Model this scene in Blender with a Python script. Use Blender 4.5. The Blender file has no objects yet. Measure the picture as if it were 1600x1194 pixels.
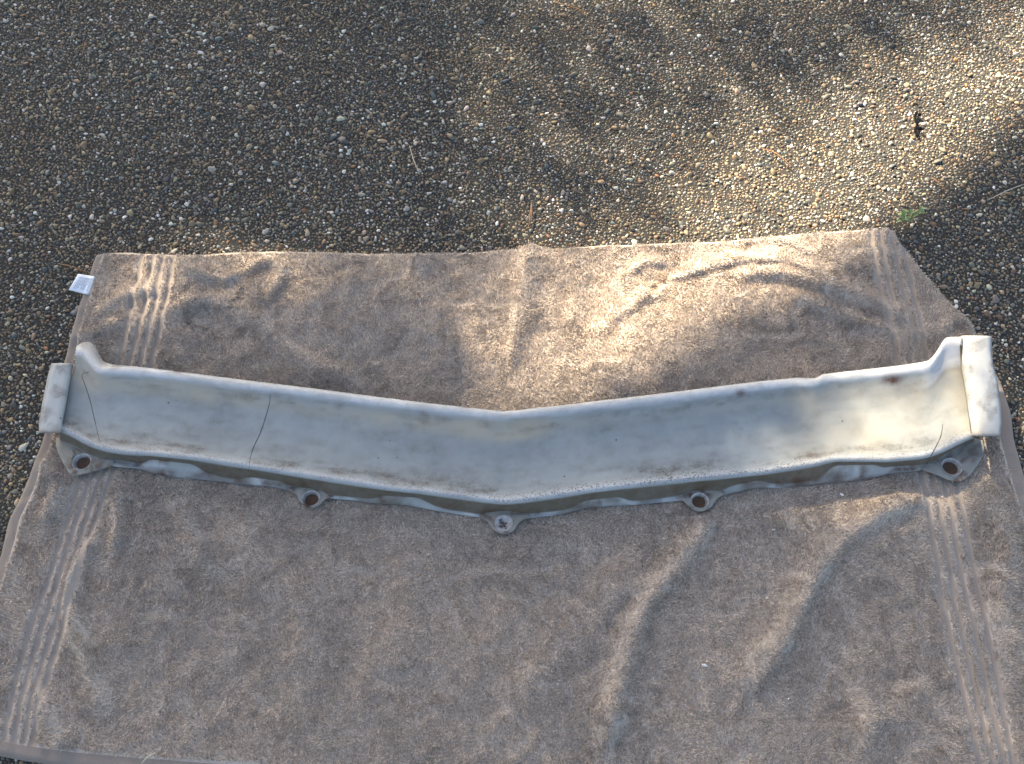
import bpy, math, random
import numpy as np
from mathutils import Vector

SC = bpy.context.scene
COL = SC.collection
RNG = np.random.default_rng(11)
random.seed(5)

# ------------------------------------------------------------------ camera
H = 1.17                      # camera height above the slab, metres
PITCH = 63.7                  # degrees below the horizon
FPX = 1390.0                  # focal length for a 1600 px wide frame
CX, CY = 800.0, 597.0
cam = bpy.data.cameras.new("camera")
cam.sensor_width = 36.0
cam.lens = 36.0 * FPX / 1600.0
cam.clip_start = 0.02
cam.clip_end = 300.0
cam_o = bpy.data.objects.new("camera", cam)
cam_o.location = (0, 0, H)
cam_o.rotation_euler = (math.radians(90 - PITCH), 0, 0)
COL.objects.link(cam_o)
SC.camera = cam_o

# ------------------------------------------------------------------ light
SUN_EL = math.radians(33)
SUN_AZ = (-0.56, 0.83)        # horizontal direction towards the sun (x right, y away)
_n = math.hypot(*SUN_AZ)
SUN = np.array([SUN_AZ[0] / _n * math.cos(SUN_EL), SUN_AZ[1] / _n * math.cos(SUN_EL), math.sin(SUN_EL)])
world = bpy.data.worlds.new("World")
SC.world = world
world.use_nodes = True
nt = world.node_tree
sky = nt.nodes.new('ShaderNodeTexSky')
sky.sky_type = 'NISHITA'
sky.sun_disc = False
sky.sun_elevation = SUN_EL
sky.sun_rotation = math.atan2(SUN[0], SUN[1])
sky.air_density = 1.0
sky.dust_density = 3.2
sky.ozone_density = 0.3
bg = nt.nodes['Background']
bg.inputs['Strength'].default_value = 0.063
nt.links.new(sky.outputs[0], bg.inputs['Color'])
sl = bpy.data.lights.new("sun", 'SUN')
sl.energy = 5.0
sl.angle = math.radians(0.55)
sl.color = (1.0, 0.86, 0.655)
sun_o = bpy.data.objects.new("sun", sl)
sun_o.rotation_euler = Vector(SUN).to_track_quat('Z', 'Y').to_euler()
sun_o.location = (-3, 4, 6)
COL.objects.link(sun_o)
SC.view_settings.view_transform = 'Standard'
SC.view_settings.look = 'None'
SC.view_settings.gamma = 1.0
SC.view_settings.exposure = 2.6

# ------------------------------------------------------------------ helpers
_a = math.radians(90 - PITCH)
CA, SA = math.cos(_a), math.sin(_a)

def P(px, py, z=0.0):
    """photo pixel + height -> point of the place"""
    px = np.asarray(px, float); py = np.asarray(py, float); z = np.asarray(z, float)
    xc = (px - CX) / FPX; yc = (CY - py) / FPX
    dy = yc * CA + SA; dz = yc * SA - CA
    t = (z - H) / dz
    return np.stack(np.broadcast_arrays(xc * t, dy * t, z + 0 * t), -1)

def project(p):
    x, y, z = p[..., 0], p[..., 1], p[..., 2] - H
    yc = y * CA + z * SA; zc = -y * SA + z * CA
    return CX + FPX * x / -zc, CY - FPX * yc / -zc

def _hash(ix, iy, seed):
    h = (ix.astype(np.int64) * 374761393 + iy.astype(np.int64) * 668265263 + seed * 974634777) & 0xFFFFFFFF
    h = ((h ^ (h >> 13)) * 1274126177) & 0xFFFFFFFF
    h = (h ^ (h >> 16)) & 0xFFFFFFFF
    return h / 4294967295.0

def noise(x, y, seed=0):
    ix = np.floor(x); iy = np.floor(y)
    fx = x - ix; fy = y - iy
    fx = fx * fx * (3 - 2 * fx); fy = fy * fy * (3 - 2 * fy)
    a = _hash(ix, iy, seed); b = _hash(ix + 1, iy, seed)
    c = _hash(ix, iy + 1, seed); d = _hash(ix + 1, iy + 1, seed)
    return (a * (1 - fx) + b * fx) * (1 - fy) + (c * (1 - fx) + d * fx) * fy

def fbm(x, y, seed=0, octv=4):
    s = 0; w = 1; tot = 0
    for k in range(octv):
        s = s + w * noise(x * 2 ** k + 17.3 * k, y * 2 ** k - 9.1 * k, seed + k); tot += w; w *= 0.5
    return s / tot

def sstep(a, b, x):
    t = np.clip((x - a) / (b - a), 0, 1)
    return t * t * (3 - 2 * t)

def spline(pts, n):
    """Catmull-Rom through pts, n samples equally spaced by length"""
    p = np.asarray(pts, float)
    q = np.vstack([2 * p[0] - p[1], p, 2 * p[-1] - p[-2]])
    out = []
    for i in range(1, len(q) - 2):
        t = np.linspace(0, 1, 16, endpoint=False)[:, None]
        a, b, c, d = q[i - 1], q[i], q[i + 1], q[i + 2]
        out.append(0.5 * (2 * b + (c - a) * t + (2 * a - 5 * b + 4 * c - d) * t ** 2 + (3 * b - a - 3 * c + d) * t ** 3))
    out = np.vstack(out + [p[-1:]])
    s = np.concatenate([[0], np.cumsum(np.linalg.norm(np.diff(out, axis=0), axis=1))])
    u = np.linspace(0, s[-1], n)
    return np.stack([np.interp(u, s, out[:, k]) for k in range(out.shape[1])], -1)

def poly_dist(x, y, pl):
    """unsigned distance, signed side and length fraction to a polyline in the ground plane"""
    best = np.full(x.shape, 1e9); side = np.zeros(x.shape); frac = np.zeros(x.shape)
    seg = np.linalg.norm(np.diff(pl[:, :2], axis=0), axis=1); cum = np.concatenate([[0], np.cumsum(seg)])
    for i in range(len(pl) - 1):
        ax, ay = pl[i][:2]; bx, by = pl[i + 1][:2]
        dx, dy = bx - ax, by - ay; L2 = dx * dx + dy * dy + 1e-12
        t = np.clip(((x - ax) * dx + (y - ay) * dy) / L2, 0, 1)
        ex = x - ax - t * dx; ey = y - ay - t * dy
        d = np.hypot(ex, ey); m = d < best
        best = np.where(m, d, best)
        side = np.where(m, np.sign(dx * (y - ay) - dy * (x - ax)), side)
        frac = np.where(m, (cum[i] + t * seg[i]) / cum[-1], frac)
    return best, side, frac

def link(name, me, mat=None, parent=None):
    o = bpy.data.objects.new(name, me)
    COL.objects.link(o)
    if mat is not None:
        me.materials.append(mat)
    if parent is not None:
        o.parent = parent
    return o

def mesh_np(name, verts, faces, smooth=True, color=None, attrs=None):
    """verts (n,3); faces: one array (m,3|4) or a list of such arrays"""
    me = bpy.data.meshes.new(name)
    fl = faces if isinstance(faces, list) else [faces]
    fl = [np.asarray(f, np.int32) for f in fl if len(f)]
    verts = np.ascontiguousarray(verts, np.float32)
    me.vertices.add(len(verts)); me.vertices.foreach_set('co', verts.ravel())
    nl = sum(f.size for f in fl); nf = sum(len(f) for f in fl)
    me.loops.add(nl); me.polygons.add(nf)
    me.loops.foreach_set('vertex_index', np.concatenate([f.ravel() for f in fl]))
    tot = np.concatenate([np.full(len(f), f.shape[1], np.int32) for f in fl])
    start = np.concatenate([[0], np.cumsum(tot)[:-1]]).astype(np.int32)
    me.polygons.foreach_set('loop_start', start)
    me.polygons.foreach_set('use_smooth', np.full(nf, bool(smooth)))
    if color is not None:
        at = me.attributes.new('tint', 'FLOAT_COLOR', 'POINT')
        c = np.ones((len(verts), 4), np.float32); c[:, :3] = color
        at.data.foreach_set('color', c.ravel())
    for k, v in (attrs or {}).items():
        at = me.attributes.new(k, 'FLOAT', 'POINT')
        at.data.foreach_set('value', np.ascontiguousarray(v, np.float32).ravel())
    me.update(calc_edges=True)
    me.validate()
    return me

def grid_faces(nr, nc, close=False):
    i = np.arange(nr - 1)[:, None]; j = np.arange(nc - (0 if close else 1))[None, :]
    j2 = (j + 1) % nc
    a = i * nc + j; b = i * nc + j2; c = (i + 1) * nc + j2; d = (i + 1) * nc + j
    return np.stack([a, b, c, d], -1).reshape(-1, 4)

def empty(name, loc, label, cat, group=None):
    o = bpy.data.objects.new(name, None)
    o.empty_display_size = 0.05
    o.location = loc
    COL.objects.link(o)
    tag(o, label, cat, group)
    return o

def tag(o, label, cat=None, group=None):
    o['label'] = label
    if cat: o['category'] = cat
    if group: o['group'] = group
    return o

def local(verts, root):
    return np.asarray(verts) - np.array(root.location)

# ------------------------------------------------------------------ materials
def mat(name):
    m = bpy.data.materials.new(name); m.use_nodes = True
    return m, m.node_tree, m.node_tree.nodes['Principled BSDF']

def N(t, kind, **kw):
    n = t.nodes.new(kind)
    for k, v in kw.items():
        if k.startswith('i_'):
            n.inputs[k[2:].replace('_', ' ')].default_value = v
        else:
            setattr(n, k, v)
    return n

def attr(t, name):
    return N(t, 'ShaderNodeAttribute', attribute_name=name)

def mixc(t, fac, a, b, blend='MIX'):
    n = N(t, 'ShaderNodeMix', data_type='RGBA', blend_type=blend)
    for sock, v in ((n.inputs[0], fac), (n.inputs[6], a), (n.inputs[7], b)):
        if hasattr(v, 'links'): t.links.new(v, sock)
        else: sock.default_value = v if not isinstance(v, tuple) else (*v, 1) if len(v) == 3 else v
    return n.outputs[2]

def math_(t, op, a, b=None, clamp=False):
    n = N(t, 'ShaderNodeMath', operation=op, use_clamp=clamp)
    for sock, v in ((n.inputs[0], a), (n.inputs[1], b)):
        if v is None: continue
        if hasattr(v, 'links'): t.links.new(v, sock)
        else: sock.default_value = v
    return n.outputs[0]

def mapr(t, v, a, b, c=0.0, d=1.0):
    n = N(t, 'ShaderNodeMapRange', i_From_Min=a, i_From_Max=b, i_To_Min=c, i_To_Max=d)
    t.links.new(v, n.inputs[0]); return n.outputs[0]

def noise_n(t, co, scale, detail=4, rough=0.55):
    n = N(t, 'ShaderNodeTexNoise', i_Scale=scale, i_Detail=detail, i_Roughness=rough)
    t.links.new(co, n.inputs['Vector']); return n.outputs['Fac']

def bump(t, h, strength, dist, bsdf):
    b = N(t, 'ShaderNodeBump', i_Strength=strength, i_Distance=dist)
    t.links.new(h, b.inputs['Height']); t.links.new(b.outputs[0], bsdf.inputs['Normal'])

def geo_pos(t):
    return N(t, 'ShaderNodeNewGeometry').outputs['Position']

# pebbles
M_PEB, t, b = mat('pebble_stone')
pos = geo_pos(t)
n1 = noise_n(t, pos, 420, 4)
n2 = noise_n(t, pos, 60, 3)
c = mixc(t, mapr(t, n1, 0.35, 0.7, 0.0, 0.30), attr(t, 'tint').outputs['Color'], (0.03, 0.028, 0.024))
t.links.new(c, b.inputs['Base Color'])
t.links.new(mapr(t, n2, 0.3, 0.7, 0.38, 0.7), b.inputs['Roughness'])
b.inputs['Specular IOR Level'].default_value = 0.4
bump(t, n1, 0.35, 0.0008, b)

# slab matrix between the pebbles; far off the pebbles are too small to build
M_SLAB, t, b = mat('aggregate_concrete')
pos = geo_pos(t)
vor = N(t, 'ShaderNodeTexVoronoi', i_Scale=115.0); t.links.new(pos, vor.inputs['Vector'])
vd = N(t, 'ShaderNodeTexVoronoi', i_Scale=115.0, feature='DISTANCE_TO_EDGE'); t.links.new(pos, vd.inputs['Vector'])
sep = N(t, 'ShaderNodeSeparateColor'); t.links.new(vor.outputs['Color'], sep.inputs[0])
rmp = N(t, 'ShaderNodeValToRGB'); t.links.new(sep.outputs[0], rmp.inputs[0])
e = rmp.color_ramp.elements
e[0].color = (0.05, 0.05, 0.045, 1); e[1].color = (0.35, 0.31, 0.25, 1)
for p_, c_ in ((0.35, (0.09, 0.085, 0.07, 1)), (0.6, (0.15, 0.115, 0.075, 1)), (0.85, (0.2, 0.16, 0.11, 1))):
    k = e.new(p_); k.color = c_
far = N(t, 'ShaderNodeAttribute', attribute_name='far').outputs['Fac']
stone = math_(t, 'MULTIPLY', mapr(t, vd.outputs[0], 0.03, 0.12), far, True)
grit = noise_n(t, pos, 700, 3)
basec = mixc(t, mapr(t, grit, 0.4, 0.7), (0.010, 0.009, 0.007), (0.045, 0.04, 0.03))
t.links.new(mixc(t, stone, basec, rmp.outputs[0]), b.inputs['Base Color'])
b.inputs['Roughness'].default_value = 0.85
hgt = math_(t, 'ADD', math_(t, 'MULTIPLY', stone, 1.0), math_(t, 'MULTIPLY', grit, 0.4))
bump(t, hgt, 0.8, 0.0015, b)

# towel
TOWEL = (0.60, 0.515, 0.43)
def towel_mat(name, col, scale, strength):
    m, t, b = mat(name)
    pos = geo_pos(t)
    n1 = noise_n(t, pos, 9, 4); n2 = noise_n(t, pos, scale, 3)
    c = mixc(t, mapr(t, n1, 0.35, 0.65, 0, 0.5), col, tuple(v * 0.82 for v in col))
    c = mixc(t, mapr(t, n2, 0.3, 0.7, 0, 0.55), c, tuple(v * 0.55 for v in col))
    t.links.new(c, b.inputs['Base Color'])
    b.inputs['Roughness'].default_value = 0.95
    b.inputs['Specular IOR Level'].default_value = 0.1
    b.inputs['Sheen Weight'].default_value = 0.15
    bump(t, n2, strength, 0.001, b)
    return m
M_CLOTH = towel_mat('terry_cloth', tuple(v * 0.85 for v in TOWEL), 600, 0.7)
M_STRIPE = towel_mat('woven_stripe_cloth', (0.38, 0.318, 0.262), 900, 0.3)
M_HEM = towel_mat('hem_cloth', (0.30, 0.248, 0.203), 1100, 0.4)

M_PILE, t, b = mat('terry_pile_yarn')
t.links.new(attr(t, 'tint').outputs['Color'], b.inputs['Base Color'])
b.inputs['Roughness'].default_value = 0.9
b.inputs['Specular IOR Level'].default_value = 0.12
b.inputs['Sheen Weight'].default_value = 0.1
tr = N(t, 'ShaderNodeBsdfTranslucent'); t.links.new(attr(t, 'tint').outputs['Color'], tr.inputs[0])
mx = N(t, 'ShaderNodeMixShader', i_Fac=0.3)
t.links.new(b.outputs[0], mx.inputs[1]); t.links.new(tr.outputs[0], mx.inputs[2])
t.links.new(mx.outputs[0], t.nodes['Material Output'].inputs['Surface'])

# the panel: weathered off-white moulding with stains of its own
M_PANEL, t, b = mat('weathered_white_moulding')
pos = geo_pos(t)
nA = noise_n(t, pos, 14, 5, 0.6); nB = noise_n(t, pos, 70, 5, 0.65); nC = noise_n(t, pos, 420, 4, 0.6); nD = noise_n(t, pos, 1300, 2)
c = mixc(t, mapr(t, nA, 0.35, 0.65), (0.285, 0.305, 0.295), (0.222, 0.242, 0.24))
c = mixc(t, mapr(t, nB, 0.45, 0.75, 0, 0.35), c, (0.225, 0.22, 0.195))
cream = math_(t, 'MULTIPLY', attr(t, 'cream').outputs['Fac'], mapr(t, nA, 0.3, 0.6, 0.35, 1.0), True)
c = mixc(t, cream, c, (0.37, 0.33, 0.25))
white = math_(t, 'MULTIPLY', attr(t, 'white').outputs['Fac'], mapr(t, nB, 0.3, 0.6, 0.5, 1.0), True)
c = mixc(t, white, c, (0.56, 0.56, 0.55))
gr = math_(t, 'MULTIPLY', attr(t, 'grime').outputs['Fac'], mapr(t, nC, 0.25, 0.7, 0.35, 1.0), True)
gr = math_(t, 'MULTIPLY', gr, mapr(t, nB, 0.3, 0.6, 0.3, 1.0), True)
c = mixc(t, gr, c, (0.065, 0.055, 0.042))
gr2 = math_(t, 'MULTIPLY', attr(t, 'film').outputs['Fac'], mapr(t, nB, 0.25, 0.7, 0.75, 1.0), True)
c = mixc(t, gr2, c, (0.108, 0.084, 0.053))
ru = math_(t, 'MULTIPLY', attr(t, 'rust').outputs['Fac'], mapr(t, nB, 0.32, 0.55, 0.25, 1.0), True)
c = mixc(t, ru, c, (0.075, 0.03, 0.014))
nE = noise_n(t, pos, 420, 4, 0.75)
pep = math_(t, 'MULTIPLY', attr(t, 'pepper').outputs['Fac'], mapr(t, nE, 0.52, 0.60), True)
c = mixc(t, pep, c, (0.05, 0.043, 0.035))
vs = N(t, 'ShaderNodeTexVoronoi', i_Scale=38.0); t.links.new(pos, vs.inputs['Vector'])
spk = mapr(t, vs.outputs['Distance'], 0.035, 0.055, 1.0, 0.0)
sv = N(t, 'ShaderNodeSeparateColor'); t.links.new(vs.outputs['Color'], sv.inputs[0])
spk = math_(t, 'MULTIPLY', spk, mapr(t, sv.outputs[1], 0.72, 0.74), True)
c = mixc(t, spk, c, (0.05, 0.045, 0.04))
t.links.new(c, b.inputs['Base Color'])
t.links.new(mapr(t, nB, 0.3, 0.7, 0.38, 0.6), b.inputs['Roughness'])
b.inputs['Specular IOR Level'].default_value = 0.45
hh = math_(t, 'ADD', math_(t, 'MULTIPLY', nB, 0.6), math_(t, 'MULTIPLY', nC, 0.25))
bump(t, hh, 0.22, 0.0016, b)

def plain(name, col, rough=0.7, var=0.4, scale=300):
    m, t, b = mat(name)
    n = noise_n(t, geo_pos(t), scale, 3)
    t.links.new(mixc(t, mapr(t, n, 0.3, 0.7, 0, var), col, tuple(v * 0.45 for v in col)), b.inputs['Base Color'])
    b.inputs['Roughness'].default_value = rough
    return m
M_CRACK = plain('crack_dark', (0.035, 0.035, 0.03))
M_RIM = plain('worn_metal_rim', (0.46, 0.44, 0.41), 0.42, 0.9, 190)
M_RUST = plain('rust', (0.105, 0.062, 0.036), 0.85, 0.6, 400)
M_TAGC = plain('white_label_cloth', (0.80, 0.82, 0.83), 0.8, 0.12, 500)
M_INK = plain('grey_print', (0.30, 0.34, 0.40), 0.8, 0.1)
M_NEEDLE = plain('dry_needle', (0.30, 0.15, 0.065), 0.7)
M_STRAW = plain('pale_straw', (0.5, 0.44, 0.33), 0.7)
M_BLACK = plain('black_twig_bark', (0.006, 0.005, 0.006), 1.0)
M_BLACK.node_tree.nodes['Principled BSDF'].inputs['Specular IOR Level'].default_value = 0.05
M_LEAF = plain('weed_leaf', (0.20, 0.29, 0.09), 0.5, 0.5, 200)
M_CRUMB = plain('white_grit', (0.75, 0.73, 0.68), 0.8, 0.2)
M_TREELEAF = plain('tree_leaf', (0.06, 0.10, 0.03), 0.6)
M_BARK = plain('tree_bark', (0.12, 0.09, 0.065), 0.9, 0.6, 30)

# ------------------------------------------------------------------ towel outline (ground plan)
def plan(px_list, z=0.008):
    a = np.array(px_list, float)
    return P(a[:, 0], a[:, 1], z)[:, :2]
top_px = [(149,397),(170,394),(197,393),(250,396),(317,396),(346,393),(420,390),(520,392),(620,394),(700,394),(756,390),(805,387),(829,380),
          (846,384.5),(869,386.5),(925,382),(1000,380),(1100,376),(1200,370),(1300,361),(1385,355)]
right_px = [(1385,355),(1397,360),(1410,378),(1440,420),(1480,468),(1516,502),(1530,530),(1553,571),(1568,600),(1582,647),(1587,684),(1600,731),
            (1630,830),(1665,960),(1700,1090),(1735,1225)]
left_px = [(149,397),(140,420),(128,455),(116,495),(104,540),(92,585),(80,630),(62,690),(45,735),(26,780),(10,813),(-1,860),(-12,900),(-40,990),(-65,1070),(-97,1165)]
bot_px = [(-97,1165),(-50,1172),(0,1182),(50,1191),(150,1203),(400,1222),(800,1240),(1300,1238),(1735,1225)]
NU, NV = 500, 270
Tc = spline(plan(top_px), NU); Bc = spline(plan(bot_px), NU)
Lc = spline(plan(left_px), NV); Rc = spline(plan(right_px), NV)
# rows and columns of the cloth follow each other by share of their own edge
u = np.linspace(0, 1, NU)[None, :, None]; v = np.linspace(0, 1, NV)[:, None, None]
XY = (1 - v) * Tc[None] + v * Bc[None] + (1 - u) * Lc[:, None] + u * Rc[:, None] \
     - ((1 - u) * (1 - v) * Tc[0] + u * (1 - v) * Tc[-1] + (1 - u) * v * Bc[0] + u * v * Bc[-1])
TX, TY = XY[..., 0], XY[..., 1]
outline = np.vstack([Tc, Rc, Bc[::-1], Lc[::-1]])

# ------------------------------------------------------------------ the ground: slab and pebbles
gx = np.concatenate([[-60, -20, -6, -3], np.linspace(-1.6, 1.6, 33), [3, 6, 20, 60]])
gy = np.concatenate([[-60, -20, -6, -2], np.linspace(-0.6, 2.0, 27), [4, 8, 20, 60]])
GX, GY = np.meshgrid(gx, gy)
GV = np.stack([GX, GY, 0 * GX], -1).reshape(-1, 3)
inside = (np.abs(GX) < 0.66 + 0.235 * np.clip(GY, 0, 2) + 0.2) & (GY > -0.1) & (GY < 1.6)
ground = link('ground', mesh_np('ground', GV, grid_faces(len(gy), len(gx)), False, attrs={'far': 1.0 - inside.reshape(-1)}), M_SLAB)
ground['kind'] = 'structure'
ground['label'] = 'dark exposed aggregate concrete ground set with small brown, grey and white pebbles'

joint = plan([(1340,372),(1386,357),(1438,337),(1475,330),(1523,312),(1582,292),(1680,256),(1900,180)], 0)

def inside_poly(x, y, poly):
    c = np.zeros(x.shape, bool); n = len(poly)
    for i in range(n):
        x1, y1 = poly[i]; x2, y2 = poly[(i + 1) % n]
        if y1 == y2: continue
        m = ((y1 > y) != (y2 > y)) & (x < (x2 - x1) * (y - y1) / (y2 - y1) + x1)
        c ^= m
    return c

def throw_pebbles():
    cell = 0.0135
    x0, y0, x1, y1 = -1.30, -0.06, 1.30, 1.62
    nx = int((x1 - x0) / cell) + 3; ny = int((y1 - y0) / cell) + 3
    # where pebbles may lie: in view with a margin, not deep under the towel
    coarse = outline[::12]
    ctr = coarse.mean(0)
    inner = ctr + (coarse - ctr) * (1 - 0.045 / np.linalg.norm(coarse - ctr, axis=1))[:, None]
    cells = [[] for _ in range(nx * ny)]
    out = []
    classes = [(1800, 0.0047, 0.0070), (26000, 0.0035, 0.0047), (160000, 0.0026, 0.0035), (330000, 0.0016, 0.0025)]
    rg = np.random.default_rng(3)
    for cnt, ra, rb in classes:
        X = rg.uniform(x0, x1, cnt); Y = rg.uniform(y0, y1, cnt); R = ra + (rb - ra) * rg.random(cnt) ** 1.6
        ok = np.abs(X) < 0.655 + 0.23 * np.clip(Y, 0, 2) + 0.10
        ok &= ~inside_poly(X, Y, inner)
        jd = poly_dist(X, Y, joint)[0]
        ok &= jd > R * 0.6 + 0.0004
        if ra < 0.002:      # the smallest grit thins out away from the near ground
            ok &= (Y < 1.42)
        for x, y, r in zip(X[ok].tolist(), Y[ok].tolist(), R[ok].tolist()):
            i = int((x - x0) / cell) + 1; j = int((y - y0) / cell) + 1
            good = True
            for jj in (j - 1, j, j + 1):
                for c in cells[jj * nx + i - 1] + cells[jj * nx + i] + cells[jj * nx + i + 1]:
                    s = (r + c[2]) * 0.69
                    if (x - c[0]) ** 2 + (y - c[1]) ** 2 < s * s:
                        good = False; break
                if not good: break
            if good:
                p = (x, y, r); cells[j * nx + i].append(p); out.append(p)
    return np.array(out)

PEB = throw_pebbles()
NP_ = len(PEB)
prg = np.random.default_rng(8)
PAL = np.array([(0.055,0.055,0.052),(0.085,0.082,0.072),(0.12,0.115,0.10),(0.075,0.085,0.09),(0.10,0.115,0.12),(0.13,0.092,0.058),(0.17,0.125,0.078),
                (0.23,0.175,0.11),(0.28,0.235,0.165),(0.26,0.135,0.06),(0.15,0.085,0.055),(0.36,0.34,0.30),(0.56,0.55,0.52),(0.18,0.17,0.15)])
PW = np.array([11,15,13,6,4,11,12,10,6,0.9,2.6,8.0,4.2,13.0]); PW /= PW.sum()
tone = prg.choice(len(PAL), NP_, p=PW)
tone = np.where((tone == 12) & (PEB[:, 2] > 0.0046), 11, tone)
# rusty and grey stretches of the slab
warm = fbm(PEB[:, 0] * 5, PEB[:, 1] * 5, 70, 3)
swap = (warm > 0.55) & (prg.random(NP_) < 0.35)
tone = np.where(swap, prg.choice([5, 6, 7, 8], NP_), tone)
PCOL = np.array([1.22, 1.16, 1.04]) * PAL[tone] * (0.75 + 0.55 * prg.random((NP_, 1)))
PCOL *= 1 + 0.14 * (prg.random((NP_, 3)) - 0.5)
PCOL *= (0.72 + 0.5 * fbm(PEB[:, 0] * 3.3, PEB[:, 1] * 3.3, 51, 3))[:, None]   # damp, mossy and clean stretches

def pebble_batch(idx, n, rings):
    """domes for the pebbles idx: n points round, rings = [(radius, height)...] plus a top point"""
    m = len(idx); r = PEB[idx, 2]
    ang = np.linspace(0, 2 * np.pi, n, endpoint=False)[None, :] + prg.uniform(0, 6.28, (m, 1)) + prg.uniform(-.28, .28, (m, n)) * 6.28 / n
    asp = prg.uniform(0.62, 1.0, (m, 1)); th = prg.uniform(0, np.pi, (m, 1))
    shape = 1 + 0.17 * np.cos(2 * ang + prg.uniform(0, 6.28, (m, 1))) + 0.14 * np.cos(3 * ang + prg.uniform(0, 6.28, (m, 1))) + prg.uniform(-0.13, 0.13, (m, n))
    hgt = r[:, None] * prg.uniform(0.34, 0.62, (m, 1))
    tilt = prg.normal(0, 0.26, (m, 2))
    vs = []
    for k, (rr, zz) in enumerate(rings):
        ax = np.cos(ang) * shape * rr * (1 + prg.uniform(-0.07, 0.07, (m, n)))
        ay = np.sin(ang) * shape * rr * asp * (1 + prg.uniform(-0.07, 0.07, (m, n)))
        x = (ax * np.cos(th) - ay * np.sin(th)) * r[:, None]; y = (ax * np.sin(th) + ay * np.cos(th)) * r[:, None]
        z = hgt * zz * (1 + prg.uniform(-0.12, 0.12, (m, n)) * (k > 0)) + (x * tilt[:, :1] + y * tilt[:, 1:]) * (k > 0)
        vs.append(np.stack([x, y, z - 0.0004], -1))
    top = np.stack([prg.uniform(-0.15, 0.15, m) * r, prg.uniform(-0.15, 0.15, m) * r, hgt[:, 0] * prg.uniform(0.85, 1.05, m)], -1)[:, None]
    V = np.concatenate(vs + [top], 1)
    nv = V.shape[1]
    q = []
    for k in range(len(rings) - 1):
        for j in range(n):
            j2 = (j + 1) % n
            q.append((k * n + j, k * n + j2, (k + 1) * n + j2, (k + 1) * n + j))
    k = len(rings) - 1
    tr = [(k * n + j, k * n + (j + 1) % n, nv - 1) for j in range(n)]
    return V, np.array(q), np.array(tr)

ppx, ppy = project(np.column_stack([PEB[:, :2], np.zeros(NP_)]))
tow = inside_poly(PEB[:, 0], PEB[:, 1], outline[::6])
vis = (ppx > 8) & (ppx < 1592) & (ppy > 8) & (ppy < 1188) & ~tow
depth = PEB[:, 1] * SA + H * CA
size_on = np.where(vis, PEB[:, 2] / depth, 0)
order = np.argsort(-size_on)
big300 = order[:300]
rest = order[300:]
RB = [(1.0, -0.1), (0.96, 0.50), (0.70, 0.93)]
RS = [(1.0, -0.1), (0.72, 0.75)]
V, q, tr = pebble_batch(big300, 10, RB)
for k, i in enumerate(big300):
    o = link('pebble', mesh_np('pebble', V[k], [q, tr], True, np.repeat(PCOL[i][None], V.shape[1], 0)), M_PEB, ground)
    o.location = (PEB[i, 0], PEB[i, 1], 0.0)
bigs = rest[PEB[rest, 2] > 0.0037]; smalls = rest[PEB[rest, 2] <= 0.0037]
vv, qq, tt, cc, off = [], [], [], [], 0
for idx, n, rg_ in ((bigs, 7, RB), (smalls, 6, RS)):
    V, q, tr = pebble_batch(idx, n, rg_)
    V[..., 0] += PEB[idx, 0][:, None]; V[..., 1] += PEB[idx, 1][:, None]
    nv = V.shape[1]
    base = off + np.arange(len(idx))[:, None, None] * nv
    vv.append(V.reshape(-1, 3)); qq.append((q[None] + base).reshape(-1, 4)); tt.append((tr[None] + base).reshape(-1, 3))
    cc.append(np.repeat(PCOL[idx], nv, 0)); off += len(idx) * nv
po = link('small_pebbles', mesh_np('small_pebbles', np.vstack(vv), qq + tt, True, np.vstack(cc)), M_PEB, ground)
po['kind'] = 'stuff'
print('PEBBLES', NP_, 'tris', sum(len(a) for a in qq) * 2 + sum(len(a) for a in tt))

# ------------------------------------------------------------------ the towel
towel = empty('bath_towel', (float(outline[:, 0].mean()), float(outline[:, 1].mean()), 0.0),
              'rumpled beige terry bath towel spread on the pebbled ground under the white panel', 'towel')

def wpl(pts):
    return plan(pts, 0.008)
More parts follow.
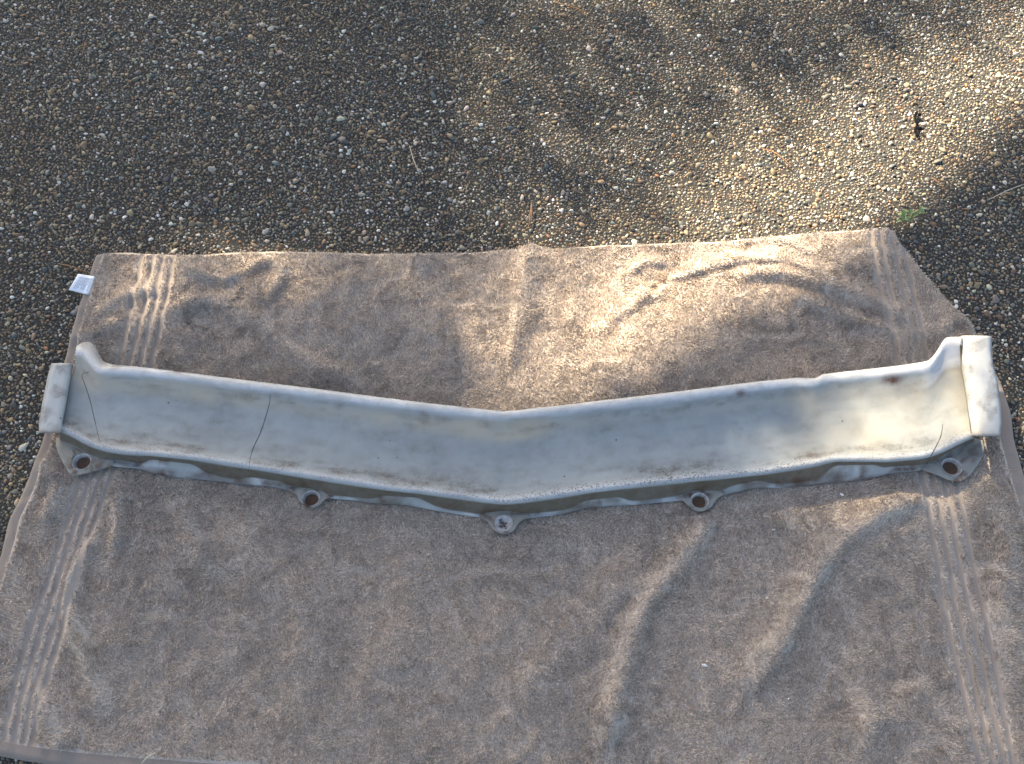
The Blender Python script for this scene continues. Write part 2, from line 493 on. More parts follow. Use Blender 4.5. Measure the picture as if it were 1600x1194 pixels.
# (polyline in the photo, height, width towards its left side, width towards its right side)
FOLDS = [
    ([(829,378),(822,420),(812,480),(800,560)], 0.013, 0.020, 0.016),
    ([(1150,380),(1191,379),(1230,383),(1262,401)], 0.005, 0.014, 0.005),
    ([(1050,436),(1085,427),(1113,419),(1156,411),(1218,411),(1250,423),(1275,432)], 0.0085, 0.022, 0.0055),
    ([(1150,432),(1222,432),(1289,452),(1386,490),(1420,520)], 0.013, 0.022, 0.012),
    ([(1226,463),(1289,486),(1347,509),(1398,528),(1415,560)], 0.011, 0.014, 0.012),
    ([(985,425),(1010,410),(1040,415)], 0.006, 0.012, 0.008),
    ([(930,520),(1000,470),(1045,450)], 0.006, 0.018, 0.012),
    ([(640,400),(650,450),(690,500)], 0.007, 0.022, 0.020),
    ([(280,405),(300,425),(345,440),(380,430)], 0.010, 0.010, 0.012),
    ([(385,425),(420,410),(440,430),(420,470)], 0.010, 0.012, 0.012),
    ([(250,500),(330,470),(400,505),(470,560),(560,600)], 0.012, 0.014, 0.024),
    ([(150,500),(190,470),(250,450)], 0.008, 0.012, 0.014),
    ([(110,540),(170,515),(200,505)], 0.008, 0.014, 0.012),
    ([(1118,790),(1090,840),(1050,895),(1000,960),(970,1060),(940,1194)], 0.016, 0.013, 0.026),
    ([(1440,780),(1370,810),(1310,850),(1265,910),(1225,990),(1170,1075)], 0.015, 0.012, 0.030),
    ([(1000,850),(960,930),(880,1010),(800,1100)], 0.007, 0.026, 0.034),
    ([(115,945),(128,1000),(150,1060),(172,1110)], 0.012, 0.010, 0.016),
    ([(62,1080),(82,1130),(104,1170)], 0.010, 0.010, 0.014),
    ([(150,840),(120,900),(110,950)], 0.010, 0.012, 0.012),
    ([(185,770),(188,820),(180,860)], 0.008, 0.010, 0.012),
    ([(270,770),(300,830),(325,890)], 0.009, 0.012, 0.018),
    ([(360,800),(400,880),(470,960),(480,1060)], 0.007, 0.026, 0.028),
    ([(60,720),(90,760),(70,820)], 0.008, 0.014, 0.014),
    ([(620,860),(640,960),(600,1060)], 0.006, 0.034, 0.036),
    ([(1540,760),(1570,860),(1560,960),(1600,1040)], 0.009, 0.018, 0.020),
    ([(1330,1010),(1350,1100),(1345,1190)], 0.006, 0.018, 0.016),
    ([(1440,1060),(1400,1110),(1300,1150)], 0.005, 0.022, 0.022),
    ([(1470,520),(1490,500),(1505,505)], 0.007, 0.014, 0.012),
    ([(560,420),(540,470),(570,530)], 0.006, 0.02, 0.02),
    ([(720,420),(735,470),(760,520)], 0.006, 0.018, 0.02),
    ([(880,400),(900,450),(890,520)], 0.006, 0.018, 0.02),
]
panel_plan = wpl([(66,575),(120,545),(180,575),(790,645),(1440,570),(1480,530),(1545,530),(1560,680),(1535,712),(1500,752),(1370,745),(1100,797),(788,832),(480,792),(240,742),(115,742),(88,700),(66,676)])

def towel_height(x, y):
    z = np.zeros(x.shape)
    for pts, h, wl, wr in FOLDS:
        pl = spline(wpl(pts), 14)
        d, s, f = poly_dist(x, y, pl)
        wob = 0.8 + 0.45 * noise(x * 28, y * 28, 33)
        w = np.where(s > 0, wl, wr * 0.8) * wob * 0.92
        ends = np.clip(np.minimum(f, 1 - f) * 5 + 0.35, 0, 1)
        z = np.maximum(z, 0) + (1.1 if min(p[1] for p in pts) > 600 else 0.8) * h * np.exp(-(d / w) ** 2) * ends
    for sx, sy, sr, sh in ((1033,430,.013,.007),(1020,452,.009,.004),(1058,418,.008,.004)):
        q = P(sx, sy, .012); z = z - sh * np.exp(-((x - q[0]) ** 2 + (y - q[1]) ** 2) / sr ** 2)
    z = z + 0.010 * (fbm(x * 8 + 3, y * 8, 5, 3) - 0.42)
    z = z + 0.0042 * (fbm(x * 22, y * 26 + 7, 15, 3) - 0.45)
    z = z + 0.0022 * (fbm(x * 55, y * 55, 27, 2) - .5) + 0.0016 * (noise(x * 95, y * 95, 25) - 0.5)
    pd = poly_dist(x, y, np.vstack([panel_plan, panel_plan[:1]]))[0]
    pin = inside_poly(x, y, panel_plan)
    near = np.where(pin, 1.0, np.exp(-(pd / 0.018) ** 2))
    z = z * (1 - 0.85 * near) + 0.001
    return np.maximum(z, -0.0015) + 0.0085

TZ = towel_height(TX, TY)
# stripes: four flat woven lines in a band at each end
yl = [375, 400,480,570,660,780,870,960,1060,1165,1215]
SL = [[229,225,207,186,164,115,89,58,29,7,-5],[247,243,226,202,180,130,103,75,45,21,10],[261,257,242,218,196,145,118,92,62,38,28],[278,274,258,236,212,160,133,107,76,52,41]]
yr = [345, 365,468,565,680,797,890,988,1090,1193,1240]
SR = [[1357,1360,1377,1402,1426,1449,1464,1482,1505,1528,1540],[1372,1375,1394,1419,1443,1466,1482,1501,1524,1548,1560],[1389,1392,1414,1436,1460,1483,1500,1522,1544,1567,1580],[1402,1405,1430,1448,1476,1501,1520,1542,1562,1582,1594]]
def stripe_dist(x, y):
    out = []
    for ys, sets in ((yl, SL), (yr, SR)):
        for xs in sets:
            pl = spline(wpl(list(zip(xs, ys))), 60)
            o = np.argsort(pl[:, 1])
            xx = np.interp(y, pl[o, 1], pl[o, 0]) + 0.0012 * (noise(y * 60, 0 * y + xs[0], 9) - 0.5)
            out.append(np.abs(x - xx) * 0.97)
    return np.array(out)
SD = stripe_dist(TX, TY)
HWS = 0.0042
smin = SD.min(0)
# world distance to each cloth edge along the grid
def edge_d(A, axis):
    s = np.linalg.norm(np.diff(A, axis=axis), axis=-1)
    c = np.concatenate([np.zeros_like(np.take(s, [0], axis)), np.cumsum(s, axis)], axis)
    return c, np.take(c, [-1], axis) - c
dl, dr = edge_d(XY, 1); dt, db = edge_d(XY, 0)
hem_left = dl < 0.017
foldline = TY > P(1530, 530, 0)[1]          # the corner above this point is folded under: no hem shows
hem_right = (dr < 0.023) & ~foldline
hem_top = dt < 0.0065
hem_bot = db < 0.018
hem = hem_left | hem_right | hem_top | hem_bot
groove = np.exp(-(smin / 0.0042) ** 2)
dmin = np.minimum(np.minimum(dl, dr), np.minimum(dt, db))
TZ = TZ - 0.0030 * groove * (~hem)
TZ = TZ - np.where(hem, 0.0010, 0)
TZ = 0.0012 + (TZ - 0.0012) * np.sqrt(np.clip(dmin / 0.006, 0, 1))
TV = np.stack([TX, TY, TZ], -1)
faces = grid_faces(NV, NU)
ci, cj = np.divmod(np.arange((NV - 1) * (NU - 1)), NU - 1)
def cellmean(A):
    return (A[:-1, :-1] + A[1:, :-1] + A[:-1, 1:] + A[1:, 1:]).reshape(-1) / 4
chem = cellmean(hem.astype(float)) > 0.5
csd = np.array([cellmean(s) for s in SD])
cst = np.where((csd.min(0) < HWS) & ~chem, csd.argmin(0), -1)
def part(name, mask, m):
    f = faces[mask]
    used, inv = np.unique(f, return_inverse=True)
    vts = local(TV.reshape(-1, 3)[used], towel)
    return link(name, mesh_np(name, vts, inv.reshape(f.shape)[:, ::-1], True), m, towel)
part('terry_cloth', ~chem & (cst < 0), M_CLOTH)
part('hem', chem, M_HEM)
for k in range(8):
    part('woven_stripe', cst == k, M_STRIPE)

# terry pile: single loops of yarn standing on the cloth
def pile(n):
    rg = np.random.default_rng(21)
    gu = rg.random(n) * (NU - 1); gv = rg.random(n) * (NV - 1)
    # even density: thin cells whose area is small
    j = np.minimum(gu.astype(int), NU - 2); i = np.minimum(gv.astype(int), NV - 2)
    ex = np.linalg.norm(XY[i, j + 1] - XY[i, j], axis=1); ey = np.linalg.norm(XY[i + 1, j] - XY[i, j], axis=1)
    ar = ex * ey
    keep = rg.random(n) < ar / np.percentile(ar, 97)
    fu = (gu - j)[:, None]; fv = (gv - i)[:, None]
    base = (TV[i, j] * (1 - fu) + TV[i, j + 1] * fu) * (1 - fv) + (TV[i + 1, j] * (1 - fu) + TV[i + 1, j + 1] * fu) * fv
    def bl(A):
        return (A[i, j] * (1 - fu[:, 0]) + A[i, j + 1] * fu[:, 0]) * (1 - fv[:, 0]) + (A[i + 1, j] * (1 - fu[:, 0]) + A[i + 1, j + 1] * fu[:, 0]) * fv[:, 0]
    keep &= bl(smin) > HWS * 0.95
    keep &= bl(hem.astype(float)) < 0.25
    for hx, hy in ((128.5, 722), (486, 779.5), (787, 818), (1093, 783), (1486.5, 730)):
        hp = P(hx, hy, 0.009); keep &= np.hypot(base[:, 0] - hp[0], base[:, 1] - hp[1]) > 0.014
    px, py = project(base)
    keep &= (px > -90) & (px < 1690) & (py < 1260)
    base = base[keep]; n = len(base)
    sd = bl(smin)[keep]
    x, y = base[:, 0], base[:, 1]
    flow = 2 * np.pi * 2.2 * fbm(x * 22, y * 22, 61, 2) + rg.normal(0, 0.75, n)
    L = rg.uniform(0.0030, 0.0058, n) * np.clip(0.55 + sd / 0.022, 0.5, 1.0)
    lift = np.clip(rg.normal(0.75, 0.28, n), 0.15, 1.4)
    d = np.stack([np.cos(flow) * np.cos(lift), np.sin(flow) * np.cos(lift), np.sin(lift)], -1)
    wa = flow + np.pi / 2 + rg.normal(0, 0.5, n)
    w = np.stack([np.cos(wa), np.sin(wa), np.zeros(n)], -1) * rg.uniform(0.0006, 0.00095, n)[:, None]
    dn = np.array([0, 0, -0.0006])
    A = base + w + dn; B = base - w + dn; C = base + d * L[:, None]
    C = C + w * rg.uniform(-0.5, 0.5, n)[:, None]
    V = np.stack([A, B, C], 1).reshape(-1, 3)
    base_c = np.array(TOWEL)
    mott = 0.6 * fbm(x * 9, y * 9, 91, 4) + 0.4 * fbm(x * 110, y * 110, 92, 2)
    c = base_c * (0.62 + 0.80 * rg.random((n, 1)) ** 1.2) * (0.72 + 0.56 * mott)[:, None]
    c = c * np.where(rg.random((n, 1)) < 0.12, 0.62, 1.0)
    for sx, sy, sr in ((1033,428,.017),(1022,448,.012),(1062,405,.010)):       # darker brown patch round the dimples
        q = P(sx, sy, .012); k = 0.42 * np.exp(-((x - q[0]) ** 2 + (y - q[1]) ** 2) / sr ** 2) * sstep(.3, .6, fbm(x * 150, y * 150, 95, 2))
        c = c * (1 - k[:, None] * np.array([.85, 1.0, 1.15]))
    col = np.repeat(c, 3, 0)
    F = np.arange(3 * n).reshape(-1, 3)
    o = link('terry_pile', mesh_np('terry_pile', local(V, towel), F, False, col), M_PILE, towel)
    o['kind'] = 'stuff'
    print('PILE', n)
pile(900000)

# care label sewn into the left hem
q4 = np.array([(122,428),(151,432),(140,461),(107,453)], float)
NLB = 10
uu, vv_ = np.meshgrid(np.linspace(0, 1, NLB), np.linspace(0, 1, NLB))
lp = (1 - uu) * (1 - vv_); 
LPX = lp[..., None] * q4[0] + (uu * (1 - vv_))[..., None] * q4[1] + (uu * vv_)[..., None] * q4[2] + ((1 - uu) * vv_)[..., None] * q4[3]
LZ = 0.0125 + 0.004 * (1 - uu) * np.abs(np.sin(2.2 * vv_ + 0.4)) + 0.003 * np.exp(-((uu - 0.85) / 0.12) ** 2) - 0.003 * uu
LV = P(LPX[..., 0], LPX[..., 1], LZ)
lab = link('care_label', mesh_np('care_label', local(LV.reshape(-1, 3), towel), grid_faces(NLB, NLB)[:, ::-1], True), M_TAGC, towel)
so = lab.modifiers.new('thickness', 'SOLIDIFY'); so.thickness = 0.0006; so.offset = -1
lab['label'] = 'small white care label with faint grey print'
# its print: rows of small words running along the hem
pv, pf = [], []
rg = random.Random(4)
for r in range(9):
    uc = 0.20 + r * 0.075
    vc = 0.16
    while vc < 0.80 - (0.2 if r in (3, 7) else 0):
        ln = rg.uniform(0.05, 0.14)
        k = len(pv)
        for a, b_ in ((-0.014, 0), (0.014, 0), (0.014, ln), (-0.014, ln)):
            pu, pw = uc + a, min(vc + b_, 0.86)
            fi, fj = pw * (NLB - 1), pu * (NLB - 1); i, j = int(fi), int(fj); fi -= i; fj -= j
            p = (LV[i, j] * (1 - fj) + LV[i, j + 1] * fj) * (1 - fi) + (LV[i + 1, j] * (1 - fj) + LV[i + 1, j + 1] * fj) * fi
            pv.append(p + np.array([0, 0, 0.0004]))
        pf.append((k, k + 1, k + 2, k + 3)); vc += ln + 0.03
link('printed_text', mesh_np('printed_text', np.array(pv) - np.array(towel.location), np.array(pf), False), M_INK, lab)

# ------------------------------------------------------------------ the panel
panel = empty('valance_panel', tuple(P(788, 740, 0.0)), 'long white weathered V-shaped car valance panel with five bolt holes lying on the beige towel', 'car part')
def I(pts):
    a = np.array(pts, float)
    return lambda x: np.interp(x, a[:, 0], a[:, 1])
yLip = I([(119,542),(128,535),(141,534),(149,541),(155,553),(160,565),(176,570),(211,572.5),(281,581),(352,590),(420,598.5),(495,607.6),(581,619),(667,629.7),(725,636),
          (760,640),(788,642.5),(811,640.6),(840,637),(875,633.4),(990,620),(1105,606),(1180,596.6),(1245,590),(1266,591),(1277,590.5),(1284,585),(1337,578.7),(1403,571.4),
          (1442,565.6),(1453,562.5),(1463,550),(1476,528),(1485,526.5),(1545,525)])
yFold = I([(119,545),(127,545),(134,553),(142,563),(150,572),(158,575),(176,575),(211,576),(281,584.5),(352,593.5),(420,602),(495,611),(581,622.5),(667,633),(725,639),
          (760,642.5),(788,645),(811,643),(840,640),(875,636.4),(990,623),(1105,609),(1180,600),(1245,593.5),(1266,594.5),(1277,594),(1284,588.5),(1337,582),(1403,574.5),
          (1442,568.6),(1453,565.5),(1463,553),(1476,531),(1485,529),(1545,528)])
yG = I([(65,669),(91,672),(116,684),(141,698),(169,706.5),(200,711),(232,712),(302,719),(387,732),(466,745),(552,758),(610,767),(667,773),(725,780),(765,786),(789,788.5),
        (812,786),(846,781.5),(932,768.6),(1019,758.5),(1105,750),(1191,742),(1232,735),(1270,729),(1303,721),(1390,722),(1442,717),(1469,709),(1495,696),(1532,679)])
yW = I([(65,678),(88,683),(141,711),(165,721),(176,718),(205,722),(222,727),(232,718),(302,726),(318,738),(352,748.5),(378,750),(390,746),(437,753),(458,761),(470,763),(484,765),(500,767),(511,775),(552,778.5),
        (581,781),(599,775),(653,778),(682,793),(700,797.5),(750,805),(768,801),(788,799),(806,801),(820,805),(875,799.5),(890,796),(915,783),(967,777),(984,784),(1004,784),(1062,776),
        (1080,769),(1093,767),(1110,768),(1124,769),(1148,758.5),(1185,751),(1208,757),(1240,757),(1278,751),(1303,728),(1368,722.5+4),(1380,732),(1398,729),(1442,727),(1470,715),(1497,700),(1533,682)])
yF = I([(65,680),(88,685),(141,713),(165,723),(176,729),(197,731),(218,732),(236,740),(274,746),(338,752),(380,757.6),(423,760),(460,768.6),(470,770),(500,772),(512,779),(552,782),(587,787),(639,790),
        (682,798.8),(725,805),(756,810),(775,808),(800,808),(817,811),(875,804.5),(921,793),(984,789.6),(1065,783),(1080,775),(1108,775),(1124,777),(1148,770),(1177,763.7),(1232,761.7),(1311,753),(1364,747),(1390,740),
        (1442,735),(1470,718),(1497,703),(1533,686)])
zW = I([(65,.02),(176,.016),(222,.014),(232,.027),(302,.029),(320,.0165),(378,.016),(390,.023),(437,.022),(462,.016),(585,.0155),(599,.025),(653,.026),(684,.016),(880,.0155),(900,.018),(915,.025),(967,.026),
        (984,.018),(1130,.0165),(1148,.024),(1185,.026),(1208,.017),(1278,.018),(1303,.032),(1368,.032),(1380,.024),(1400,.022),(1442,.020),(1540,.018)])
zF = I([(65,.0165),(218,.0145),(236,.014),(274,.0135),(338,.0135),(423,.0135),(640,.0135),(1000,.0135),(1200,.014),(1320,.0145),(1540,.016)])
bl_ = I([(539,119),(560,118),(575,115),(587,109),(606,105),(630,101),(659,95),(676,93)])     # left border x by y
br_ = I([(526,1503),(560,1503),(575,1504),(592,1508),(618,1512),(645,1516),(662,1518),(680,1522)])
NS = 430
s = np.linspace(0, 1, NS)
# f: 0 fold at the far rim .. 1 ridge above the near wall; height profile of the trough
fz = np.array([(0, .0562), (.04, .0572), (.065, .0562), (.10, .0536), (.18, .0494), (.30, .0445), (.45, .0410), (.62, .0395), (.78, .0405), (.87, .0430), (.93, .0462), (.965, .0472), (1.0, .0445)])
fr = np.concatenate([np.linspace(0, 0.2, 8), np.linspace(0.24, 0.8, 15), np.linspace(0.83, 1.0, 10)])
rows = []; kinds = []
def ends(f):
    ylf = 542 + (674 - 542) * f; yrf = 528 + (680 - 528) * f
    return bl_(ylf), br_(yrf)
X0 = ends(0)[0] + (ends(0)[1] - ends(0)[0]) * s
sm = lambda a, k=3: np.convolve(np.pad(a, k, mode='edge'), np.ones(2 * k + 1) / (2 * k + 1), 'valid')
def at(fn, x, k=2):
    return sm(fn(x), k)
# rolled lip behind the fold
ear = sstep(176, 160, X0)
for fy, z in ((1.0, .040 - .010 * ear), (1.0, .049 - .013 * ear), (0.6, .0545 - .006 * ear)):
    y = at(yLip, X0, 1) * fy + at(yFold, X0, 1) * (1 - fy)
    p = P(X0, y, z); rows.append(p); kinds.append(-0.05)
for f in fr:
    a, b_ = ends(f); x = a + (b_ - a) * s
    y = at(yFold, x, 1 if f > 0.02 else 0) * (1 - f) + at(yG, x, 3) * f
    z = np.interp(f, fz[:, 0], fz[:, 1])
    # slow warps of the moulding
    z = z + 0.0022 * (fbm(x / 120, np.full_like(x, f * 2.2), 41, 3) - 0.5) * math.sin(math.pi * f) + 0.0008 * (noise(x / 22, np.full_like(x, f * 4), 44) - .5)
    rows.append(P(x, y, z)); kinds.append(f)
aG, bG = ends(1.0); xg = aG + (bG - aG) * s
for k in (0.12, 0.5, 0.88, 1.0):
    y = at(yG, xg, 3) * (1 - k) + at(yW, xg, 2) * k
    z = .0445 * (1 - k) + at(zW, xg, 2) * k
    rows.append(P(xg, y, z)); kinds.append(1 + k)
for k in (0.35, 0.7, 1.0):
    y = at(yW, xg, 2) * (1 - k) + at(yF, xg, 2) * k
    y = np.maximum(y, at(yW, xg, 2) + 0.8 * k)
    z = at(zW, xg, 2) * (1 - k) ** 1.3 + at(zF, xg, 2) * (1 - (1 - k) ** 1.3)
    z = z + (0.0012 * (noise(xg / 16, xg * 0 + k, 77) - 0.5) + 0.0034 * (fbm(xg / 30, xg * 0 + k * 1.3, 79, 2) - 0.42)) * (0.4 if k == 1.0 else 1.0)
    rows.append(P(xg, y, z)); kinds.append(2 + k)
BR = np.array(rows); kd = np.array(kinds)[:, None] + 0 * s[None]
bpx, bpy_ = project(BR)
def blobs(px, py, lst):
    out = np.zeros(px.shape)
    for x, y, rx, ry, a in lst:
        out = np.maximum(out, a * np.exp(-((px - x) / rx) ** 2 - ((py - y) / ry) ** 2))
    return out
RUST = [(258,740,20,8,1.0),(325,741,18,8,.8),(1393,594,13,6,1.2),(1157,614,8,5,.9),(1345,748,20,5,.9),(1272,710,12,4,.6),(760,803,16,6,.8),(815,803,12,6,.6),(470,757,22,6,.6),(1060,770,10,6,.5),
        (1105,758,20,5,.5),(1245,748,40,7,.45),(300,742,40,6,.5),(430,757,16,4,.6),(700,796,18,5,.5),(905,792,16,5,.4),(1180,757,22,5,.5),(1310,748,16,6,.6),(1420,732,20,4,.5),(660,644,8,4,.4),(182,572,10,3,.6),(281,582,10,3,.5),(600,784,14,4,.4),(508,775,6,8,.6)]
nz = fbm(bpx / 35, bpy_ / 35, 55, 4)
nz2 = fbm(bpx / 90, bpy_ / 14, 57, 3)
A_rust = np.clip(blobs(bpx, bpy_, RUST) + 0.65 * ((kd > 1.5) & (kd < 2.9)) * sstep(.52, .68, fbm(bpx / 26, bpy_ / 16, 88, 4)), 0, 1)
A_cream = np.exp(-((kd - 0.21) / 0.10) ** 2) * (1.05 - 0.7 * sstep(780, 980, bpx)) * (0.4 + nz) + 0.6 * sstep(1180, 1340, bpx) * ((kd > 0.1) & (kd < 1.0)) * (0.3 + nz)
A_cream = np.clip(A_cream + 0.9 * np.exp(-((bpx - 800) / 70) ** 2 - ((kd - 0.18) / 0.12) ** 2) + blobs(bpx, bpy_, [(138,578,34,30,1.0), (300,600,160,10,.4)]), 0, 1)
A_white = np.clip(sstep(0.105, 0.055, kd + 0.05 * (nz - .5)) * (0.55 + 0.6 * nz) + np.exp(-((kd - 0.955) / 0.035) ** 2) * 0.75 + ((kd > 1.98)) * (0.30 + 0.5 * sstep(.45, .6, fbm(bpx / 40, bpy_ / 40, 85, 3)))
                  + sstep(1430, 1465, bpx) * (kd < 0.25) * 0.8, 0, 1)
nz3 = fbm(bpx / 28, kd * 26, 58, 4)
A_grime = 0.85 * np.exp(-((kd - 0.86) / 0.055) ** 2) * sstep(0.40, 0.66, nz2) * sstep(0.30, 0.62, nz3) + 0.40 * np.exp(-((kd - 0.80) / 0.10) ** 2) * sstep(0.35, 0.65, nz2) \
    + 0.7 * sstep(0.52, 0.66, nz) * (kd > 1.95) + 0.30 * np.exp(-((kd - 0.17) / 0.05) ** 2) * sstep(0.55, 0.72, nz3) + 0.22 * sstep(0.5, 0.68, nz3) * (kd < 1) + 0.16 * sstep(.5, .65, fbm(bpx / 60, kd * 7, 90, 4)) * (kd < 1)
A_pepper = np.clip(np.exp(-((kd - 0.935) / 0.055) ** 2) * (0.5 + 0.5 * sstep(700, 800, bpx) * sstep(1330, 1230, bpx)) * sstep(0.3, 0.55, nz3 + .12) + 0.35 * np.exp(-((kd - .02) / .05) ** 2) * sstep(.6, .7, nz), 0, 1)
A_grime = np.clip(A_grime + blobs(bpx, bpy_, [(275,581,14,2,.9),(728,637,12,2,.9),(663,655,10,6,.6),(690,655,12,6,.6),(530,632,8,6,.5),(940,672,12,3,.4),(1112,727,5,7,.5),(1062,731,8,5,.4),(788,649,14,2,.5),
        (1393,596,16,8,.8),(1365,575,30,3,.35),(655,703,12,10,.3),(682,706,14,12,.25)]), 0, 1)
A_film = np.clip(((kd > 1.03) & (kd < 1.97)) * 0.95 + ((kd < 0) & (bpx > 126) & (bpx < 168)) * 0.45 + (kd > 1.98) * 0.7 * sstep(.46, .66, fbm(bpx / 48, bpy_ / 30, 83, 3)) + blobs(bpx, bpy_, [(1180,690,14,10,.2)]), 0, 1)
body = link('panel_body', mesh_np('panel_body', local(BR.reshape(-1, 3), panel), grid_faces(len(BR), NS)[:, ::-1], True,
      attrs={'rust': A_rust, 'cream': A_cream, 'white': A_white, 'grime': A_grime, 'film': A_film, 'pepper': A_pepper}), M_PANEL, panel)
sd_ = body.modifiers.new('thickness', 'SOLIDIFY'); sd_.thickness = 0.0026; sd_.offset = -1

# the two end flanges: a small wall, a flat strip and a turned-down outer edge
def end_flange(tab, zs, flip, label, wh):
    a = np.array(tab, float)
    yy = np.linspace(a[0, 0], a[-1, 0], 40)
    cols = [sm(np.interp(yy, a[:, 0], a[:, k]), 1) for k in range(1, a.shape[1])]
    out = []; xs = []
    for c, z in zip(cols, zs):
        out.append(P(c, yy, z + 0.0012 * (noise(yy / 20, c / 30, 3) - .5)))
    out = np.array(out)
    # add a rounded shoulder between the columns
    fine = []
    for k in range(len(out) - 1):
        n = 4
        for q_ in range(n):
            fine.append(out[k] * (1 - q_ / n) + out[k + 1] * (q_ / n))
    fine.append(out[-1]); fine = np.array(fine)
    for _ in range(1):
        fine[1:-1] = 0.5 * fine[1:-1] + 0.25 * (fine[:-2] + fine[2:])
    px, py = project(fine)
    n_ = fbm(px / 18, py / 18, 66, 4)
    f = grid_faces(len(fine), 40)
    if flip: f = f[:, ::-1]
    at_ = {'rust': np.zeros(px.shape), 'cream': np.clip(np.exp(-((np.arange(len(fine))[:, None] - 4) / 3.0) ** 2) + 0 * px, 0, 1) * .8 + 0.9 * np.exp(-((py - a[-1, 0]) / 10) ** 2) * 0.6,
           'white': np.full(px.shape, wh), 'grime': 0.75 * sstep(0.47, 0.66, n_), 'film': 0.45 * np.exp(-((py - a[-1, 0]) / 5) ** 2)}
    o = link('end_flange', mesh_np('end_flange', local(fine.reshape(-1, 3), panel), f, True, attrs=at_), M_PANEL, panel)
    m = o.modifiers.new('thickness', 'SOLIDIFY'); m.thickness = 0.0026; m.offset = -1
    o['label'] = label
end_flange([(526,1503,1514,1530,1544,1546),(555,1503,1510,1528,1545,1547),(575,1504,1510,1530,1548,1550),(592,1508,1513,1533,1553,1555),(618,1512,1518,1538,1557,1559),
            (645,1516,1524,1542,1559,1561),(662,1518,1529,1546,1561,1562),(682,1521,1531,1547,1560,1561)], (.0500, .0588, .0594, .0586, .0500), True,
           'sunlit white end flange with a split at its top', 0.5)
end_flange([(569,112,108,97,86,83),(590,108,104,92,80,77),(606,105,101,89,77,74),(630,101,97,84,72,69),(659,95,92,80,66,64),(677,94,91,78,66,64)], (.0460, .0522, .0528, .0518, .0420), False,
           'shaded greyish white end flange', 0.45)

